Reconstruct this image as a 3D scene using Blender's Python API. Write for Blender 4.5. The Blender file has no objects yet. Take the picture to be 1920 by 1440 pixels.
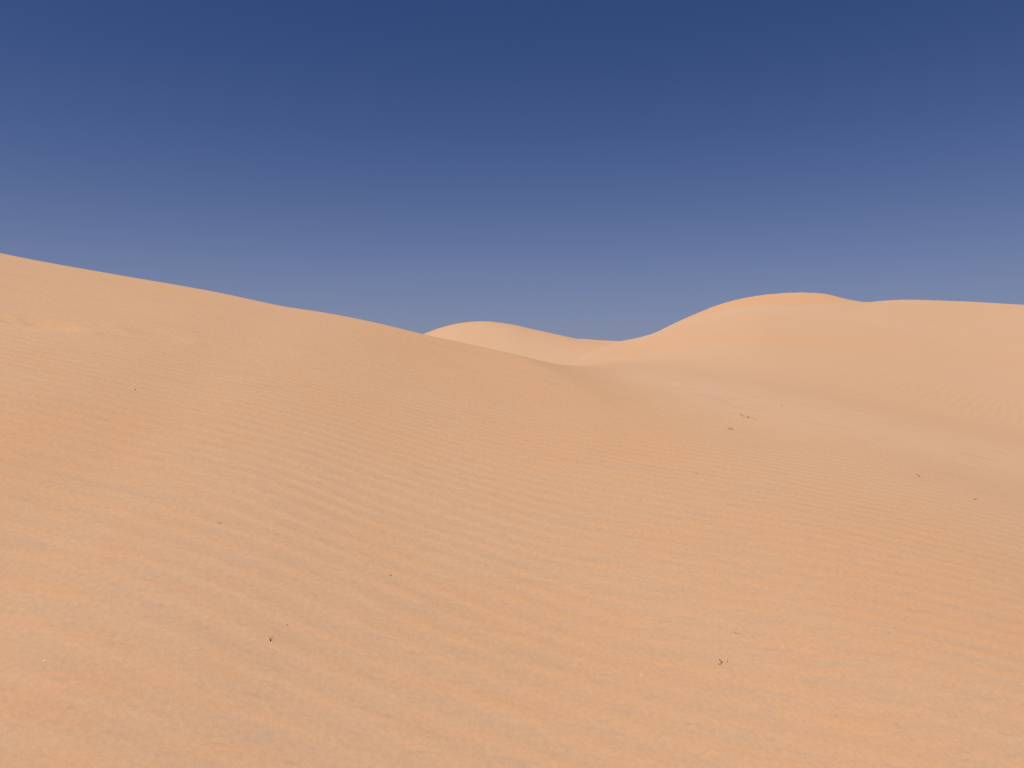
import bpy, bmesh, math, random
import numpy as np
from mathutils import Vector, noise

random.seed(7)
scene = bpy.context.scene
col = scene.collection
F = 1507.0            # focal length in pixels of a 1920 px wide picture
EYE = 1.75

# ------------------------------------------------------------------ camera
cam = bpy.data.cameras.new('camera')
cam.sensor_width = 36.0
cam.lens = 36.0 * F / 1920.0
cam.clip_start = 0.05
cam.clip_end = 20000
cam_o = bpy.data.objects.new('camera', cam)
cam_o.location = (0, 0, 0)
cam_o.rotation_euler = (math.radians(90), 0, 0)
col.objects.link(cam_o)
scene.camera = cam_o

# ------------------------------------------------------------------ light
SUN_EL, SUN_AZ = math.radians(64), math.radians(-132)   # azimuth from +Y, clockwise positive
sd = Vector((math.sin(SUN_AZ) * math.cos(SUN_EL), math.cos(SUN_AZ) * math.cos(SUN_EL), math.sin(SUN_EL)))
sl = bpy.data.lights.new('sun', 'SUN')
sl.energy = 4.5
sl.angle = math.radians(0.55)
sl.color = (1.0, 0.93, 0.84)
so = bpy.data.objects.new('sun', sl)
so.rotation_euler = sd.to_track_quat('Z', 'Y').to_euler()
col.objects.link(so)

w = bpy.data.worlds.new('World')
scene.world = w
w.use_nodes = True
nt = w.node_tree
nt.nodes.clear()
out = nt.nodes.new('ShaderNodeOutputWorld')
bg = nt.nodes.new('ShaderNodeBackground')
sky = nt.nodes.new('ShaderNodeTexSky')
sky.sky_type = 'NISHITA'
sky.sun_disc = False
sky.sun_elevation = SUN_EL
sky.sun_rotation = SUN_AZ
sky.altitude = 2000
sky.air_density = 1.0
sky.dust_density = 2.0
sky.ozone_density = 10.0
bg.inputs['Strength'].default_value = 0.05
# dusty air: the sky greys towards the horizon
tc = nt.nodes.new('ShaderNodeTexCoord'); sx = nt.nodes.new('ShaderNodeSeparateXYZ')
nt.links.new(tc.outputs['Generated'], sx.inputs[0])
def wm(op, a, b=None):
    n = nt.nodes.new('ShaderNodeMath'); n.operation = op
    for i, q in enumerate((a, b)):
        if q is None: continue
        if isinstance(q, bpy.types.NodeSocket): nt.links.new(q, n.inputs[i])
        else: n.inputs[i].default_value = q
    return n.outputs[0]
el = wm('DIVIDE', wm('MAXIMUM', sx.outputs[2], 0.0), 0.176)
dust = wm('MULTIPLY', wm('POWER', 2.71828, wm('MULTIPLY', wm('POWER', el, 1.5), -1.0)), 0.86)
tint = nt.nodes.new('ShaderNodeMix'); tint.data_type = 'RGBA'; tint.blend_type = 'MULTIPLY'
tint.inputs[0].default_value = 1.0
nt.links.new(sky.outputs[0], tint.inputs[6]); tint.inputs[7].default_value = (0.83, 0.95, 1.23, 1)
hz = nt.nodes.new('ShaderNodeMix'); hz.data_type = 'RGBA'
nt.links.new(dust, hz.inputs[0]); nt.links.new(tint.outputs[2], hz.inputs[6]); hz.inputs[7].default_value = (5.3, 5.6, 7.6, 1)
nt.links.new(hz.outputs[2], bg.inputs['Color'])
nt.links.new(bg.outputs[0], out.inputs['Surface'])

scene.view_settings.view_transform = 'Standard'
scene.view_settings.look = 'None'
scene.view_settings.exposure = 0.0
scene.view_settings.gamma = 1.0

# ------------------------------------------------------------------ terrain
def pchip(xk, yk, x):
    xk = np.asarray(xk, float); yk = np.asarray(yk, float)
    h = np.diff(xk); d = np.diff(yk) / h
    m = np.zeros_like(yk)
    m[0], m[-1] = d[0], d[-1]
    for i in range(1, len(xk) - 1):
        if d[i - 1] * d[i] > 0:
            w1 = 2 * h[i] + h[i - 1]; w2 = h[i] + 2 * h[i - 1]
            m[i] = (w1 + w2) / (w1 / d[i - 1] + w2 / d[i])
    x = np.clip(x, xk[0], xk[-1])
    i = np.clip(np.searchsorted(xk, x) - 1, 0, len(h) - 1)
    t = (x - xk[i]) / h[i]
    return ((1 + 2 * t) * (1 - t) ** 2 * yk[i] + t * (1 - t) ** 2 * h[i] * m[i]
            + t * t * (3 - 2 * t) * yk[i + 1] + t * t * (t - 1) * h[i] * m[i + 1])

def U(px): return (np.asarray(px, float) - 960.0) / F
def V(py): return (720.0 - np.asarray(py, float)) / F
def sstep(a, b, x):
    t = np.clip((x - a) / (b - a), 0, 1); return t * t * (3 - 2 * t)
def smax(a, b, k):
    h = np.maximum(k - np.abs(a - b), 0) / k
    return np.maximum(a, b) + h * h * k * 0.25
def smin(a, b, k): return -smax(-a, -b, k)

AX, BY = -0.19, 0.37
YB = 5.3

def brink_v(u):   # slope of sight along the crest of the near dune
    return pchip(U([-3000, -1200, -400, 0, 60, 200, 400, 540, 600, 660, 720, 790, 900, 1050, 1200, 1500, 1920, 3000]),
                 V([-100, 250, 405, 477, 489, 514, 549, 578, 587, 598, 611, 628, 652, 686, 716, 760, 850, 1050]), u)

SLOPE = 1.0
def near_dune(x, y):
    xb = x
    zb = brink_v(xb / YB) * YB                       # height of the crest line above each x
    front = zb - EYE / YB * 0 - (YB - y) * BY + 0.012 * np.clip(YB - y, 0, None) * np.clip(y, 0, None) * 0.35
    # near the feet of the viewer the slope keeps falling, then eases to the plain
    m = -0.03 + 0.50 * (1 - sstep(-0.25, 0.62, x))
    d = np.maximum(y - YB, 0)
    lee = zb + 0.02 - 0.05 * sstep(0.6, 2.0, x) - m * (y - YB) - 0.05 * np.maximum(d - 3.0, 0) ** 2
    k = 0.05 + 0.45 * sstep(-0.4, 1.3, x)
    z = smin(front, lee, k) + k * 0.25
    return z

def loft(x, y, crest, foot_y, foot_z, ease, tail, soft=None):
    yy = np.maximum(y, 0.5)
    u = x / yy
    px, py, yc = crest
    vc = pchip(U(px), V(py), u)
    ycr = pchip(U(px), yc, u)
    yf = pchip(U(foot_y[0]), foot_y[1], u)
    zf = pchip(U(foot_z[0]), foot_z[1], u)
    zc = vc * ycr
    t = (y - yf) / (ycr - yf)
    tc = np.clip(t, 0, 1)
    S = tc * (1 - ease) + ease * (tc * tc * (3 - 2 * tc))
    if soft is None:
        z = zf + (zc - zf) * S
    else:                                   # small dips of the crest fade out down the face
        zs = pchip(U(soft[0]), V(soft[1]), u) * ycr
        z = zf + (zs - zf) * S + (zc - zs) * tc ** 7
    slope0 = (zc - zf) / (ycr - yf) * (1 - ease)
    z = np.where(t < 0, zf + (y - yf) * (np.maximum(slope0, 0.03) + 0.25 * np.clip((yf - y) / 1.0, 0, 4)), z)
    # rounded shoulder behind the crest
    d = np.maximum(y - ycr, 0)
    r = tail
    z = np.where(t > 1, zc + slope0 * d - d * d / (2 * r), z)
    lin = zc + slope0 * r * .6 - r * .18 - 0.30 * (d - r * .6)
    z = np.where(d > r * 0.6, np.minimum(z, lin), z)
    return z

C_CREST = ([900, 1000, 1060, 1120, 1190, 1230, 1265, 1300, 1350, 1400, 1450, 1500, 1540, 1570, 1600, 1625, 1660, 1700, 1800, 1920, 2300, 3200, 4500],
           [735, 702, 683, 663, 638, 623, 606, 590.5, 571, 558.5, 551.5, 548.5, 550, 556, 563, 566, 563, 561.5, 565, 572, 590, 620, 660],
           [9, 10.5, 13, 17, 21.5, 22, 22, 22, 22.3, 22.8, 23.3, 23.6, 24, 24.2, 24.5, 24.8, 25.3, 26, 27, 27, 24, 18, 14])
def right_dune(x, y):
    z = loft(x, y, C_CREST,
             ([900, 1060, 1300, 1600, 1920, 2600, 4500], [6.0, 6.0, 5.9, 6.2, 6.8, 6.8, 6.5]),
             ([900, 1060, 1300, 1600, 1920, 2600, 4500], [-.30, .05, -.08, -.34, -.66, -1.35, -2.4]), 0.14, 1.2,
             ([900, 1060, 1190, 1300, 1450, 1700, 1920, 2300, 4500], [735, 683, 638, 592, 560, 560, 570, 590, 660]))
    return z

B_CREST = ([300, 600, 700, 760, 790, 830, 870, 905, 950, 1000, 1045, 1085, 1120, 1153, 1200, 1300, 1500, 2000],
           [700, 668, 650, 637, 628, 614, 605.5, 603, 607, 617.5, 627, 635.5, 642, 648, 657, 680, 720, 760],
           [30, 30, 30, 30, 30, 30, 30, 30, 29, 28, 27, 26, 25, 24, 23, 21, 20, 20])
def middle_dune(x, y):
    return loft(x, y, B_CREST, ([300, 2000], [9.5, 9.5]), ([300, 800, 1200, 2000], [-1.0, -.5, -.1, -.5]), 0.5, 2.0)

D_CREST = ([600, 900, 1000, 1085, 1130, 1170, 1250, 1500, 2000],
           [700, 665, 648, 635.5, 638.3, 640, 641, 655, 690],
           [48, 48, 48, 48, 48, 48, 48, 48, 48])
def far_dune(x, y):
    return loft(x, y, D_CREST, ([600, 2000], [34, 34]), ([600, 2000], [.4, .4]), 0.3, 2.5)

# grid lines: 2.5 cm near the viewer, growing outwards
def axis(a0, a1, fine, grow, lo, hi, cap):
    c = list(np.arange(a0, a1 + 1e-6, fine))
    s = fine; v = a1
    while v < hi:
        s = min(s * grow, cap); v += s; c.append(v)
    s = fine; v = a0; pre = []
    while v > lo:
        s = min(s * grow, cap); v -= s; pre.append(v)
    return np.array(pre[::-1] + c)
gx = axis(-5.0, 6.5, 0.022, 1.025, -70, 75, 0.6)
gy = axis(1.6, 7.0, 0.022, 1.012, -12, 75, 0.35)
X, Y = np.meshgrid(gx, gy)

zA = near_dune(X, Y)
zC = np.where(Y > 3.0, right_dune(X, Y), -9)
zB = np.where(Y > 6.0, middle_dune(X, Y), -9)
zD = np.where(Y > 20.0, far_dune(X, Y), -9)
PLAIN = -3.0
zA = smax(zA, PLAIN + 0 * X, 0.8)
owner = np.argmax(np.stack([zA, zC, zB, zD]), axis=0)
Z = smax(zA, zC, 0.20 + 0.18 * sstep(0.3, 2.0, X))
Z = smax(Z, zB, 0.10 + 0.5 * sstep(0.8, 1.6, X) * sstep(8, 11, Y))
Z = smax(Z, zD, 0.10)

# the valley on the right is filled with drifted sand: no break of slope there
def drift(a, r, axis):
    c = np.cumsum(np.concatenate([np.repeat(np.take(a, [0], axis), r + 1, axis), a, np.repeat(np.take(a, [-1], axis), r, axis)], axis), axis)
    n = a.shape[axis]
    return (np.take(c, np.arange(2 * r + 1, 2 * r + 1 + n), axis) - np.take(c, np.arange(0, n), axis)) / (2 * r + 1)
S = Z.copy()
for _ in range(3):
    S = drift(drift(S, 22, 0), 24, 1)
fill = sstep(.05, .95, X) * sstep(3.9, 4.9, Y) * (1 - sstep(8.5, 12, Y))
Z = Z + (S - Z) * fill

# gentle swells, low enough to leave the crest lines alone
rng = np.random.RandomState(3)
def swell(n, lam, amp):
    s = np.zeros_like(X)
    for _ in range(n):
        th = rng.uniform(0, 2 * np.pi); l = lam * rng.uniform(.7, 1.5)
        s += np.sin((X * np.cos(th) + Y * np.sin(th)) * 2 * np.pi / l + rng.uniform(0, 6.3))
    return s / n * amp
inside = (1 - sstep(4.3, 5.0, Y))
Z += inside * swell(7, 2.6, 0.014)
far_in = sstep(6.5, 9, Y)
Z += far_in * (swell(6, 9.0, 0.06) + swell(8, 3.0, 0.02)) * 0.35

# old, wind-softened footprints strung along the near slope below the crest
def on_slope(px, py):
    """point of the terrain seen at a picture position (marching along the sight line)"""
    u, v = float(U(px)), float(V(py))
    for yv in np.arange(1.5, 40, 0.01):
        if sample(u * yv, yv) >= v * yv:
            return Vector((u * yv, yv, sample(u * yv, yv)))
    return Vector((u * 6, 6, v * 6))
def sample(x, y):
    i = min(max(np.searchsorted(gx, x) - 1, 0), len(gx) - 2); j = min(max(np.searchsorted(gy, y) - 1, 0), len(gy) - 2)
    a = (x - gx[i]) / (gx[i + 1] - gx[i]); b = (y - gy[j]) / (gy[j + 1] - gy[j])
    return float((Z[j, i] * (1 - a) + Z[j, i + 1] * a) * (1 - b) + (Z[j + 1, i] * (1 - a) + Z[j + 1, i + 1] * a) * b)
prints = [(55, 604, .22, .030), (105, 612, .17, .030), (290, 627, .17, .024), (505, 655, .14, .014), (655, 674, .16, .010),
          (800, 692, .14, .010), (930, 708, .12, .010), (1065, 724, .12, .010), (1150, 736, .12, .008), (1590, 771, .22, .022), (1725, 806, .16, .016)]
spots = [(on_slope(p[0], p[1]), p[2], p[3] * (.34 if p[0] < 400 or p[0] > 1500 else .3)) for p in prints]
for P, r, dep in spots:
    dx = (X - P.x) / r; dy = (Y - P.y + 0.10 * (X - P.x)) / (r * 0.30)
    q = dx * dx + dy * dy
    wob = 1 + 0.25 * np.sin(5 * np.arctan2(dy, dx) + P.x * 9)
    Z += -dep * np.exp(-(q * wob) ** 2.4) + dep * 0.55 * np.exp(-((np.sqrt(q) - 1.35) / 0.3) ** 2) * (dy < 0.4)

# orange and pale tones: gathered grains, plus light and shade put into the colour
coarse_and_shading = np.zeros_like(X); fines_and_light = np.zeros_like(X)
for P, r, dep in spots:
    dx = (X - P.x - .03) / (r * 1.2); dy = (Y - P.y) / (r * 0.5)
    coarse_and_shading += np.exp(-(dx * dx + dy * dy) ** 1.5) * min(1.0, dep * 14)
def patch(px, py, rx, ry, turn, s):
    P = on_slope(px, py); c, sn = math.cos(turn), math.sin(turn)
    dx = X - P.x; dy = Y - P.y
    return np.exp(-(((dx * c + dy * sn) / rx) ** 2 + ((-dx * sn + dy * c) / ry) ** 2)) * s
for a in [(1215, 656, 1.2, 1.2, .6, .45), (1080, 653, 1.6, .8, -.5, .35), (1330, 612, 2.0, 2.0, .9, .15),
          (1640, 748, .9, .45, -.1, .12), (1540, 640, 1.6, .5, .5, .35), (1700, 800, .5, .3, -.2, .15), (60, 606, .3, .05, -.1, .2)]:
    coarse_and_shading += patch(*a)  # soft shading on flanks and in hollows painted orange; leftmost patch is footprint sand
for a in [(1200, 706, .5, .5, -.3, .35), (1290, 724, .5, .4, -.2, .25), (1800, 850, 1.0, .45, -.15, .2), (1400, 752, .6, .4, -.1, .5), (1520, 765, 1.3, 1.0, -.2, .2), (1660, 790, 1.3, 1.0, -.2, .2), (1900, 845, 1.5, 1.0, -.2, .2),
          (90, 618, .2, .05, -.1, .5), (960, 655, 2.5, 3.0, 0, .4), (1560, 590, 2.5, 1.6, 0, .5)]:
    fines_and_light += patch(*a)  # valley patches brighten the shaded trough by colour
uu = X / np.maximum(Y, .5)
ycC = pchip(U(C_CREST[0]), C_CREST[2], uu)
capd = pchip(U([1150, 1210, 1290, 1380, 1460, 1530, 1590, 1620]), [0.2, 0.8, 1.9, 3.4, 4.3, 3.8, 1.6, 0.2], uu)
capw = 1.0 + 0.03 * np.sin(uu * 60)
on_cap = sstep(float(U(1150)), float(U(1230)), uu) * (1 - sstep(float(U(1585)), float(U(1620)), uu))
dC = Y - ycC
coarse_and_shading += (owner == 1) * on_cap * sstep(-capd * capw - .35, -capd * capw + .35, dC) * .65  # crest cap: coarse sand, with its brighter lighting painted in too
fines_and_light += (owner == 1) * on_cap * np.exp(-((dC + capd * capw + 1.0) / .8) ** 2) * .6
ycB = pchip(U(B_CREST[0]), B_CREST[2], uu)
coarse_and_shading += (owner == 2) * sstep(-3.5, -.8, Y - ycB) * .6
coarse_and_shading += (owner == 3) * .4
ny, nx = X.shape
idx = np.arange(nx * ny).reshape(ny, nx)
quads = np.stack([idx[:-1, :-1], idx[:-1, 1:], idx[1:, 1:], idx[1:, :-1]], axis=-1).reshape(-1, 4)
fown = owner[:-1, :-1].reshape(-1)
allv = np.stack([X, Y, Z], axis=-1).reshape(-1, 3)

def tag(o, label=None, cat=None, group=None, kind=None):
    if label: o['label'] = label
    if cat: o['category'] = cat
    if group: o['group'] = group
    if kind: o['kind'] = kind
    return o

def grid_object(name, sel, mat):
    q = quads[sel]
    used, inv = np.unique(q, return_inverse=True)
    inv = inv.reshape(-1, 4)
    me = bpy.data.meshes.new(name)
    me.vertices.add(len(used)); me.vertices.foreach_set('co', allv[used].astype(np.float32).ravel())
    me.loops.add(inv.size); me.loops.foreach_set('vertex_index', inv.astype(np.int32).ravel())
    me.polygons.add(len(inv)); me.polygons.foreach_set('loop_start', np.arange(0, inv.size, 4, dtype=np.int32))
    me.polygons.foreach_set('loop_total', np.full(len(inv), 4, dtype=np.int32))
    me.polygons.foreach_set('use_smooth', np.ones(len(inv), dtype=bool))
    me.update(calc_edges=True)
    for an, arr in (('coarse_and_shading', coarse_and_shading), ('fines_and_light', fines_and_light)):
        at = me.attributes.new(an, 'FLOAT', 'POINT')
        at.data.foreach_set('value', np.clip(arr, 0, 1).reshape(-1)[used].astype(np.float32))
    me.materials.append(mat)
    o = bpy.data.objects.new(name, me)
    col.objects.link(o)
    return o

# ------------------------------------------------------------------ sand
class NG:
    def __init__(self, mat):
        mat.use_nodes = True
        self.t = mat.node_tree; self.t.nodes.clear()
    def n(self, typ, **kw):
        nd = self.t.nodes.new(typ)
        for k, v in kw.items(): setattr(nd, k, v)
        return nd
    def put(self, sock, v):
        if isinstance(v, bpy.types.NodeSocket): self.t.links.new(v, sock)
        else: sock.default_value = v
    def m(self, op, a, b=None, c=None, clamp=False):
        nd = self.n('ShaderNodeMath', operation=op, use_clamp=clamp)
        for i, v in enumerate((a, b, c)):
            if v is not None: self.put(nd.inputs[i], v)
        return nd.outputs[0]
    def noise(self, vec, scale, detail=2, rough=.5):
        nd = self.n('ShaderNodeTexNoise'); self.put(nd.inputs['Vector'], vec)
        nd.inputs['Scale'].default_value = scale; nd.inputs['Detail'].default_value = detail
        nd.inputs['Roughness'].default_value = rough
        return nd.outputs['Fac']
    def mix(self, fac, a, b):
        nd = self.n('ShaderNodeMix', data_type='RGBA')
        self.put(nd.inputs[0], fac); self.put(nd.inputs[6], a); self.put(nd.inputs[7], b)
        return nd.outputs[2]
    def remap(self, v, a, b, c=0., d=1.):
        nd = self.n('ShaderNodeMapRange', interpolation_type='SMOOTHSTEP')
        self.put(nd.inputs[0], v)
        for i, q in enumerate((a, b, c, d)): self.put(nd.inputs[i + 1], q)
        return nd.outputs[0]
    def scaled(self, vec, s, rot=0.):
        nd = self.n('ShaderNodeMapping'); self.put(nd.inputs['Vector'], vec)
        nd.inputs['Scale'].default_value = s; nd.inputs['Rotation'].default_value = (0, 0, rot)
        return nd.outputs[0]

PALE = (0.512, 0.318, 0.190, 1)
ORANGE = (0.520, 0.298, 0.157, 1)
GREY = (0.440, 0.290, 0.182, 1)

def sand(name, kind):
    mat = bpy.data.materials.new(name)
    g = NG(mat)
    pos = g.n('ShaderNodeTexCoord').outputs['Object']
    sep = g.n('ShaderNodeSeparateXYZ'); g.put(sep.inputs[0], pos)
    x, y, z = sep.outputs
    flat = g.n('ShaderNodeCombineXYZ'); g.put(flat.inputs[0], x); g.put(flat.inputs[1], y)
    flat = flat.outputs[0]
    big = g.noise(flat, 0.35, 3, .5)
    mid = g.noise(g.scaled(flat, (0.8, 2.2, 1)), 1.0, 3, .55)
    streak = g.noise(g.scaled(flat, (2.2, 11.0, 1), -0.08), 1.0, 4, .6)
    fleck = g.noise(g.scaled(flat, (9.0, 42.0, 1), -0.10), 1.0, 3, .65)
    grain = g.noise(flat, 260.0, 2, .7)
    grit = g.noise(flat, 60.0, 3, .65)
    if kind == 'near':
        # wind ripples: crests nearly along X, bending and forking
        w1 = g.noise(g.scaled(flat, (.28, .28, 1)), 1.0, 1, .4)
        w2 = g.noise(g.scaled(flat, (1.3, 3.0, 1)), 1.0, 1, .5)
        w3 = g.noise(g.scaled(flat, (7.0, 16.0, 1)), 1.0, 2, .5)
        near = g.m('MAXIMUM', g.m('SUBTRACT', 5.3, y), 0.0)      # longer, more slanting waves low on the slope
        kk = 0.5
        dens = g.m('DIVIDE', 1.0, g.m('MULTIPLY_ADD', g.m('MULTIPLY', near, near), kk * kk, 1.0))
        ph = g.m('ADD', g.m('MAXIMUM', g.m('SUBTRACT', y, 5.3), 0.0), g.m('MULTIPLY', g.m('ARCTANGENT', g.m('MULTIPLY', near, kk)), -1.0 / kk))
        ph = g.m('ADD', ph, g.m('MULTIPLY', x, g.m('MULTIPLY_ADD', g.m('MULTIPLY', near, dens), 0.060, 0.012)))
        warp = g.m('ADD', g.m('MULTIPLY', w1, 0.55), g.m('MULTIPLY', w2, 0.085))
        warp = g.m('ADD', warp, g.m('MULTIPLY', w3, 0.014))
        ph = g.m('ADD', ph, g.m('MULTIPLY', g.m('SUBTRACT', warp, .32), dens))
        s = g.m('SINE', g.m('MULTIPLY', ph, 2 * math.pi / 0.034))
        rip = g.m('POWER', g.m('MULTIPLY_ADD', s, .5, .5), 1.3)
        amt = g.m('MULTIPLY', g.remap(g.noise(g.scaled(flat, (.7, 1.5, 1)), 1.0, 2, .5), .25, .50, .60, 1.0), g.remap(y, 5.1, 5.6, 1.0, .15))
        right_calm = g.m('MULTIPLY', g.remap(x, .4, 1.8), g.remap(y, 4.2, 4.9))
        amt = g.m('MULTIPLY', amt, g.m('MULTIPLY_ADD', right_calm, -.75, 1.0))
        amt = g.m('MULTIPLY', amt, g.remap(near, 1.4, 3.2, 1.0, .8))
        wave = g.m('MULTIPLY_ADD', near, 0.0009, 0.0016)
    elif kind == 'right':
        w1 = g.noise(flat, 0.5, 2, .5)
        w3 = g.noise(flat, 2.6, 2, .5)
        ph = g.m('SUBTRACT', g.m('MULTIPLY', x, .74), g.m('MULTIPLY', y, .60))
        ph = g.m('ADD', ph, g.m('MULTIPLY', w1, 0.35))
        ph = g.m('ADD', ph, g.m('MULTIPLY', w3, 0.10))
        s = g.m('SINE', g.m('MULTIPLY', ph, 2 * math.pi / 0.085))
        rip = g.m('MULTIPLY_ADD', s, .5, .5)
        band = g.m('MULTIPLY', g.remap(y, 7.0, 8.2), g.remap(y, 10.5, 9.0))
        amt = g.m('MULTIPLY', band, g.remap(x, 2.2, 5.0))
        amt = g.m('ADD', amt, .06)
        wave = 0.0020
    else:
        s = g.m('SINE', g.m('MULTIPLY', g.m('ADD', y, g.m('MULTIPLY', big, 1.2)), 2 * math.pi / 0.4))
        rip = g.m('MULTIPLY_ADD', s, .5, .5)
        amt = g.m('ADD', 0.0, .05)
        wave = 0.01
    ca = g.n('ShaderNodeAttribute', attribute_name='coarse_and_shading').outputs['Fac']
    fa = g.n('ShaderNodeAttribute', attribute_name='fines_and_light').outputs['Fac']
    if kind == 'near': amt = g.m('MULTIPLY', amt, g.m('SUBTRACT', 1.0, g.m('MULTIPLY', ca, .8)))
    ra = g.m('MULTIPLY', rip, amt)
    # coarse orange grains gather on the ripple crests, pale fines in the troughs
    c = g.mix(g.remap(big, .35, .65), PALE, ORANGE)
    c = g.mix(g.m('MULTIPLY', g.remap(mid, .40, .62), .40), c, PALE)
    c = g.mix(g.m('MULTIPLY', right_calm, .6) if kind == 'near' else .6, c, (0.555, 0.349, 0.213, 1))
    c = g.mix(g.m('MULTIPLY', ca, .9), c, (0.585, 0.318, 0.150, 1))
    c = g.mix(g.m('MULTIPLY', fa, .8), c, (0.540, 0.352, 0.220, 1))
    if kind == 'near':
        lift = g.m('MULTIPLY', g.m('SUBTRACT', rip, .45), amt)
        c = g.mix(g.m('MULTIPLY', lift, .46, clamp=True), c, ORANGE)
        c = g.mix(g.m('MULTIPLY', lift, -.60, clamp=True), c, GREY)
        c = g.mix(g.m('MULTIPLY', g.remap(streak, .50, .70), .40), c, GREY)
        c = g.mix(g.m('MULTIPLY', g.remap(streak, .47, .30), .45), c, ORANGE)
        c = g.mix(g.m('MULTIPLY', g.remap(fleck, .54, .70), g.remap(near, .6, 2.2, .30, .60)), c, (0.420, 0.282, 0.186, 1))
        vein = g.noise(g.scaled(flat, (0.75, 8.5, 1), 0.10), 1.0, 2, .5)
        vein = g.m('SUBTRACT', 1.0, g.m('MULTIPLY', g.m('ABSOLUTE', g.m('SUBTRACT', vein, .5)), 16.0), clamp=True)
        vein = g.m('MULTIPLY', vein, g.remap(g.noise(flat, 1.7, 2, .5), .40, .62))
        c = g.mix(g.m('MULTIPLY', vein, g.remap(near, 1.0, 2.8, 0.0, .32)), c, (0.545, 0.280, 0.135, 1))
    tone = g.m('ADD', g.m('MULTIPLY', g.m('SUBTRACT', grain, .5), .34), g.m('MULTIPLY', g.m('SUBTRACT', grit, .5), .30))
    tone = g.m('ADD', tone, 1.0)
    vm = g.n('ShaderNodeVectorMath', operation='SCALE')
    g.put(vm.inputs[0], c); g.put(vm.inputs['Scale'], tone)
    h = g.m('MULTIPLY', ra, wave)
    if kind == 'near':
        h = g.m('ADD', h, g.m('MULTIPLY', streak, .003))
        h = g.m('ADD', h, g.m('MULTIPLY', fleck, .0022))
        h = g.m('ADD', h, g.m('MULTIPLY', grit, .0006))
    else:
        h = g.m('ADD', h, g.m('MULTIPLY', grit, .0006))
        h = g.m('ADD', h, g.m('MULTIPLY', mid, .012))
    bump = g.n('ShaderNodeBump'); bump.inputs['Strength'].default_value = 1.0
    bump.inputs['Distance'].default_value = 1.0
    g.put(bump.inputs['Height'], h)
    bs = g.n('ShaderNodeBsdfPrincipled')
    bs.inputs['Roughness'].default_value = 0.95
    bs.inputs['Specular IOR Level'].default_value = 0.12
    g.put(bs.inputs['Base Color'], vm.outputs[0])
    g.put(bs.inputs['Normal'], bump.outputs[0])
    o = g.n('ShaderNodeOutputMaterial')
    g.put(o.inputs['Surface'], bs.outputs[0])
    return mat

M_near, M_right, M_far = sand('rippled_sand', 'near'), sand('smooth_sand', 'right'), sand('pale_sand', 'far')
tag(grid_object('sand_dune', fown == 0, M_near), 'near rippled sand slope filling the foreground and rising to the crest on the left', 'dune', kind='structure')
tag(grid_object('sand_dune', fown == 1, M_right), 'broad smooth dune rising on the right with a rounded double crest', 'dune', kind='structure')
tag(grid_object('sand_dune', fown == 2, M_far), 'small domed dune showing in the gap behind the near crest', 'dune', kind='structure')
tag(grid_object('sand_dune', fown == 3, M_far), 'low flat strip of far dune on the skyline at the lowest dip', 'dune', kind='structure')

# the sand plain all round, out to the horizon
def plain():
    bm = bmesh.new()
    x0, x1, y0, y1 = gx[0], gx[-1], gy[0], gy[-1]
    R = 6000
    n = 40
    xs = [-R, -1500, -400, x0, x1, 400, 1500, R]; ys = [-R, -1500, -400, y0, y1, 400, 1500, R]
    vs = [[bm.verts.new((a, b, PLAIN - 0.02)) for a in xs] for b in ys]
    for j in range(7):
        for i in range(7):
            bm.faces.new((vs[j][i], vs[j][i + 1], vs[j + 1][i + 1], vs[j + 1][i]))
    me = bpy.data.meshes.new('ground'); bm.to_mesh(me); bm.free()
    me.materials.append(M_far)
    o = bpy.data.objects.new('ground', me); col.objects.link(o)
    tag(o, 'flat sand plain around the dunes', 'ground', kind='structure')
plain()

# ------------------------------------------------------------------ bits lying on the sand
def flat_mat(name, c1, c2, scale):
    mat = bpy.data.materials.new(name); g = NG(mat)
    pos = g.n('ShaderNodeTexCoord').outputs['Object']
    c = g.mix(g.remap(g.noise(pos, scale, 3, .6), .3, .7), c1, c2)
    bs = g.n('ShaderNodeBsdfPrincipled'); bs.inputs['Roughness'].default_value = .8
    g.put(bs.inputs['Base Color'], c)
    o = g.n('ShaderNodeOutputMaterial'); g.put(o.inputs['Surface'], bs.outputs[0])
    return mat
M_dark = flat_mat('dark_bark', (.10, .05, .025, 1), (.20, .11, .05, 1), 250)
M_brown = flat_mat('dry_stem', (.20, .10, .05, 1), (.32, .18, .09, 1), 250)
M_straw = flat_mat('bleached_straw', (.34, .22, .12, 1), (.42, .28, .16, 1), 250)
M_red = flat_mat('reddish_stem', (.30, .15, .07, 1), (.38, .21, .11, 1), 250)
M_white = flat_mat('white_shell', (.80, .76, .70, 1), (.90, .88, .84, 1), 300)

def terrain_frame(px, py):
    p = on_slope(px, py)
    e = 0.02
    n = Vector((-(sample(p.x + e, p.y) - sample(p.x - e, p.y)) / (2 * e), -(sample(p.x, p.y + e) - sample(p.x, p.y - e)) / (2 * e), 1)).normalized()
    return p, n

def tube(bm, pts, r0, r1, seg=6):
    rings = []
    for i, p in enumerate(pts):
        d = (pts[min(i + 1, len(pts) - 1)] - pts[max(i - 1, 0)]).normalized()
        a = d.orthogonal().normalized(); b = d.cross(a)
        f = i / (len(pts) - 1)
        r = (r0 * (1 - f) + r1 * f) * random.uniform(.88, 1.12)
        if i in (0, len(pts) - 1): r *= .7
        rings.append([bm.verts.new(p + (a * math.cos(k * 2 * math.pi / seg) + b * math.sin(k * 2 * math.pi / seg)) * r) for k in range(seg)])
    for i in range(len(rings) - 1):
        for k in range(seg):
            bm.faces.new((rings[i][k], rings[i][(k + 1) % seg], rings[i + 1][(k + 1) % seg], rings[i + 1][k]))
    bm.faces.new(rings[0][::-1]); bm.faces.new(rings[-1])

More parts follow.
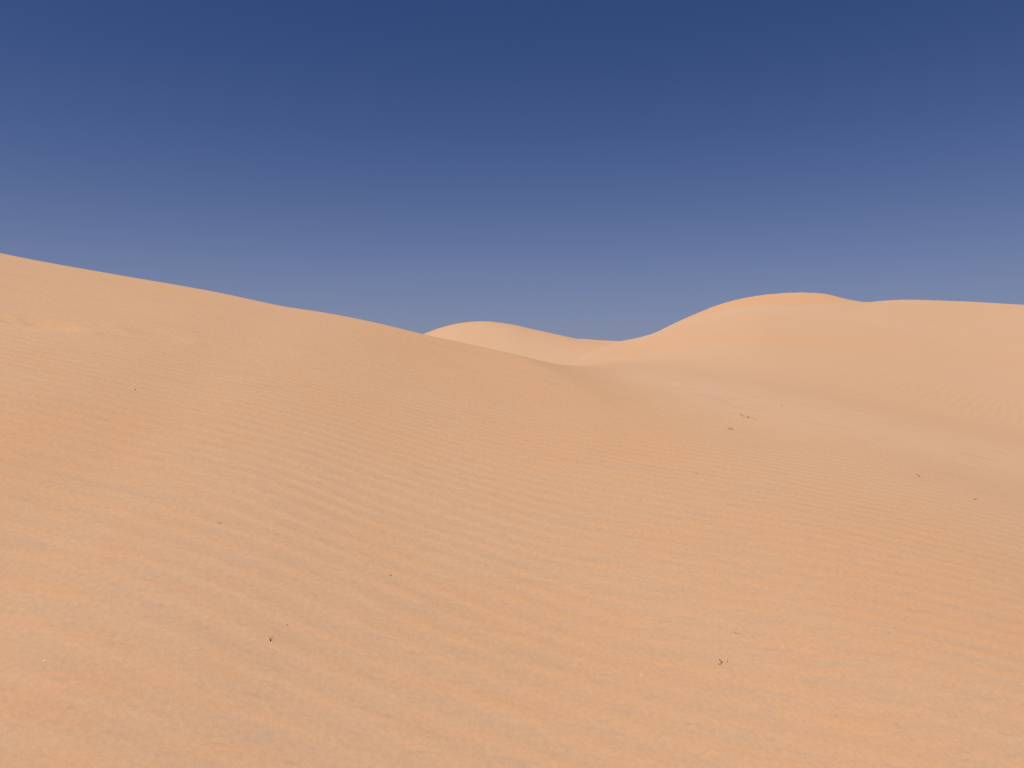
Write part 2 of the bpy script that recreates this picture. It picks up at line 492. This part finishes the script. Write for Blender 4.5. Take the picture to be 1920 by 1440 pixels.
def twig(name, strokes, mat, label, cat, group=None):
    """strokes: lists of (px, py, lift in mm) along one stem, with a thickness in mm"""
    p0, n0 = terrain_frame(*strokes[0][0][0][:2])
    bm = bmesh.new()
    for pts, th in strokes:
        world = []
        for (a, b, lift) in pts:
            p, n = terrain_frame(a, b)
            world.append(p + n * (lift * .00045 + th * .0003) - p0)
        fine = []
        for i in range(len(world) - 1):
            for k in range(4):
                q = world[i].lerp(world[i + 1], k / 4)
                if k: q = q + Vector((random.uniform(-1, 1), random.uniform(-1, 1), random.uniform(-.3, 1))) * th * .00025
                fine.append(q)
        fine.append(world[-1])
        tube(bm, fine, th * .00029, th * .00020)
    me = bpy.data.meshes.new(name); bm.to_mesh(me); bm.free()
    for p in me.polygons: p.use_smooth = True
    me.materials.append(mat)
    o = bpy.data.objects.new(name, me); o.location = p0; col.objects.link(o)
    return tag(o, label, cat, group)

def chip(name, px, py, size, mat, label, cat, group=None):
    """irregular flat grain of the given width in mm"""
    p, n = terrain_frame(px, py)
    bm = bmesh.new()
    bmesh.ops.create_icosphere(bm, subdivisions=2, radius=1)
    off = Vector((px, py, 0)) * .37
    for v in bm.verts:
        v.co *= 1 + .35 * noise.noise(v.co * 1.3 + off)
        v.co = Vector((v.co.x * size * .38, v.co.y * size * .32, v.co.z * size * .24)) * .001
    me = bpy.data.meshes.new(name); bm.to_mesh(me); bm.free()
    me.materials.append(mat)
    o = bpy.data.objects.new(name, me); o.location = p + n * size * .0002
    o.rotation_euler = n.to_track_quat('Z', 'Y').to_euler(); col.objects.link(o)
    return tag(o, label, cat, group)

T = 'dry twigs scattered on the sand'
twig('twig', [([(1387, 778, 3), (1392, 780, 9), (1397, 783, 2)], 5)], M_brown,
     'thin brown slanting twig farthest up the slope, touching the valley below the right dune', 'twig', T)
twig('twig', [([(1400, 784, 2), (1403, 782.5, 8), (1406, 784, 1)], 6)], M_brown,
     'short humped brown twig just right of the slanting twig below the right dune', 'twig', T)
twig('straw', [([(1411, 785.5, 1), (1415, 786, 3), (1419, 787.5, 1)], 4)], M_straw,
     'faint pale straw end right of the humped brown twig below the right dune', 'straw')
twig('twig', [([(1365.5, 804.5, 5), (1368, 806, 1), (1371, 806, 4)], 7), ([(1371, 804.5, 8), (1375.5, 807, 1)], 4)], M_dark,
     'dark bent twig with a short side branch, just below the slanting twig on the slope', 'twig', T)
twig('twig', [([(1463, 760.5, 1), (1466, 761.5, 3), (1468, 762, 1)], 4)], M_brown,
     'tiny brown twig in the pale valley, uppermost right of all the twigs', 'twig', T)
twig('twig', [([(1718.5, 890, 2), (1722, 893, 6), (1725, 896, 1)], 5)], M_brown,
     'straight brown twig slanting down to the right, alone near the right edge', 'twig', T)
twig('straw', [([(1825, 938.5, 1), (1828, 937.5, 3), (1831, 935.5, 2)], 4)], M_straw,
     'small reddish straw lying on smooth sand nearest the right edge', 'straw')
chip('seed', 1307, 889, 6, M_dark, 'tiny dark seed alone on fine ripples between the upper and lower twigs', 'seed')
twig('twig', [([(1347, 1241.5, 22), (1351, 1243.5, 10), (1354.5, 1245.2, 1)], 4.5), ([(1345.5, 1249, 2), (1350, 1247, 1), (1354.5, 1245.2, 1)], 2.6)], M_dark,
     'dark V shaped twig in the lower right foreground', 'twig', T)
twig('stalk', [([(1363.6, 1245.2, 0), (1363.4, 1242.6, 5), (1363.6, 1240, 11)], 2)], M_brown,
     'short upright brown stalk right beside the dark V shaped twig', 'stalk')
twig('straw', [([(1376, 1187.5, 1), (1380, 1190, 4), (1387.5, 1192.5, 1)], 2)], M_straw,
     'thin pale straw above the dark V shaped twig in the foreground', 'straw')
twig('sprig', [([(506.5, 1207.5, 1), (506, 1204, 6), (505.3, 1202, 8)], 3.2), ([(505.6, 1203, 7), (503.6, 1199, 10)], 2.8), ([(506, 1203, 7), (508.8, 1196.5, 12)], 2.6), ([(506.6, 1202, 6), (511, 1208, 2)], 2.0)], M_red,
     'small branched reddish brown sprig in the lower left foreground', 'sprig')
twig('twig', [([(408.5, 982.3, 2), (411, 983, 4), (415, 984.5, 1)], 3)], M_brown,
     'very thin short brown twig on the left ripples above the white grains', 'twig', T)
twig('twig', [([(730, 1079.8, 1), (734.5, 1080.4, 2)], 3.5)], M_dark,
     'tiny dark horizontal twig left of centre on the broad ripples', 'twig', T)
chip('seed', 538.5, 1174.5, 4, M_dark, 'tiny dark seed up and right of the reddish sprig', 'seed')
chip('seed', 253.5, 732, 8, M_dark, 'tiny dark seed on the upper left slope below the old footprints', 'seed')
G = 'white grains scattered on the sand'
for px, py, s, lab in [(509.5, 997, 6, 'white grain right of the thin short twig on the left ripples'),
                       (266, 1050.5, 5, 'white grain farthest up on the left edge of the broad ripples'),
                       (84, 1241, 6.5, 'largest white grain near the lower left edge'),
                       (140.5, 1288, 4.5, 'small white grain below the largest white grain at lower left'),
                       (728, 1003.3, 6, 'white grain up the slope straight above the tiny dark horizontal twig'),
                       (769, 1030, 4, 'faint white grain just right of and below another white grain near centre'),
                       (930, 1103, 3.5, 'faint white grain nearest the middle of the foreground'),
                       (1203, 1270.5, 5.5, 'white grain left of the dark V shaped twig'),
                       (53, 634.5, 9, 'white fleck high on the slope just below the leftmost footprint')]:
    chip('shell_grain', px, py, s, M_white, lab, 'grain', G)
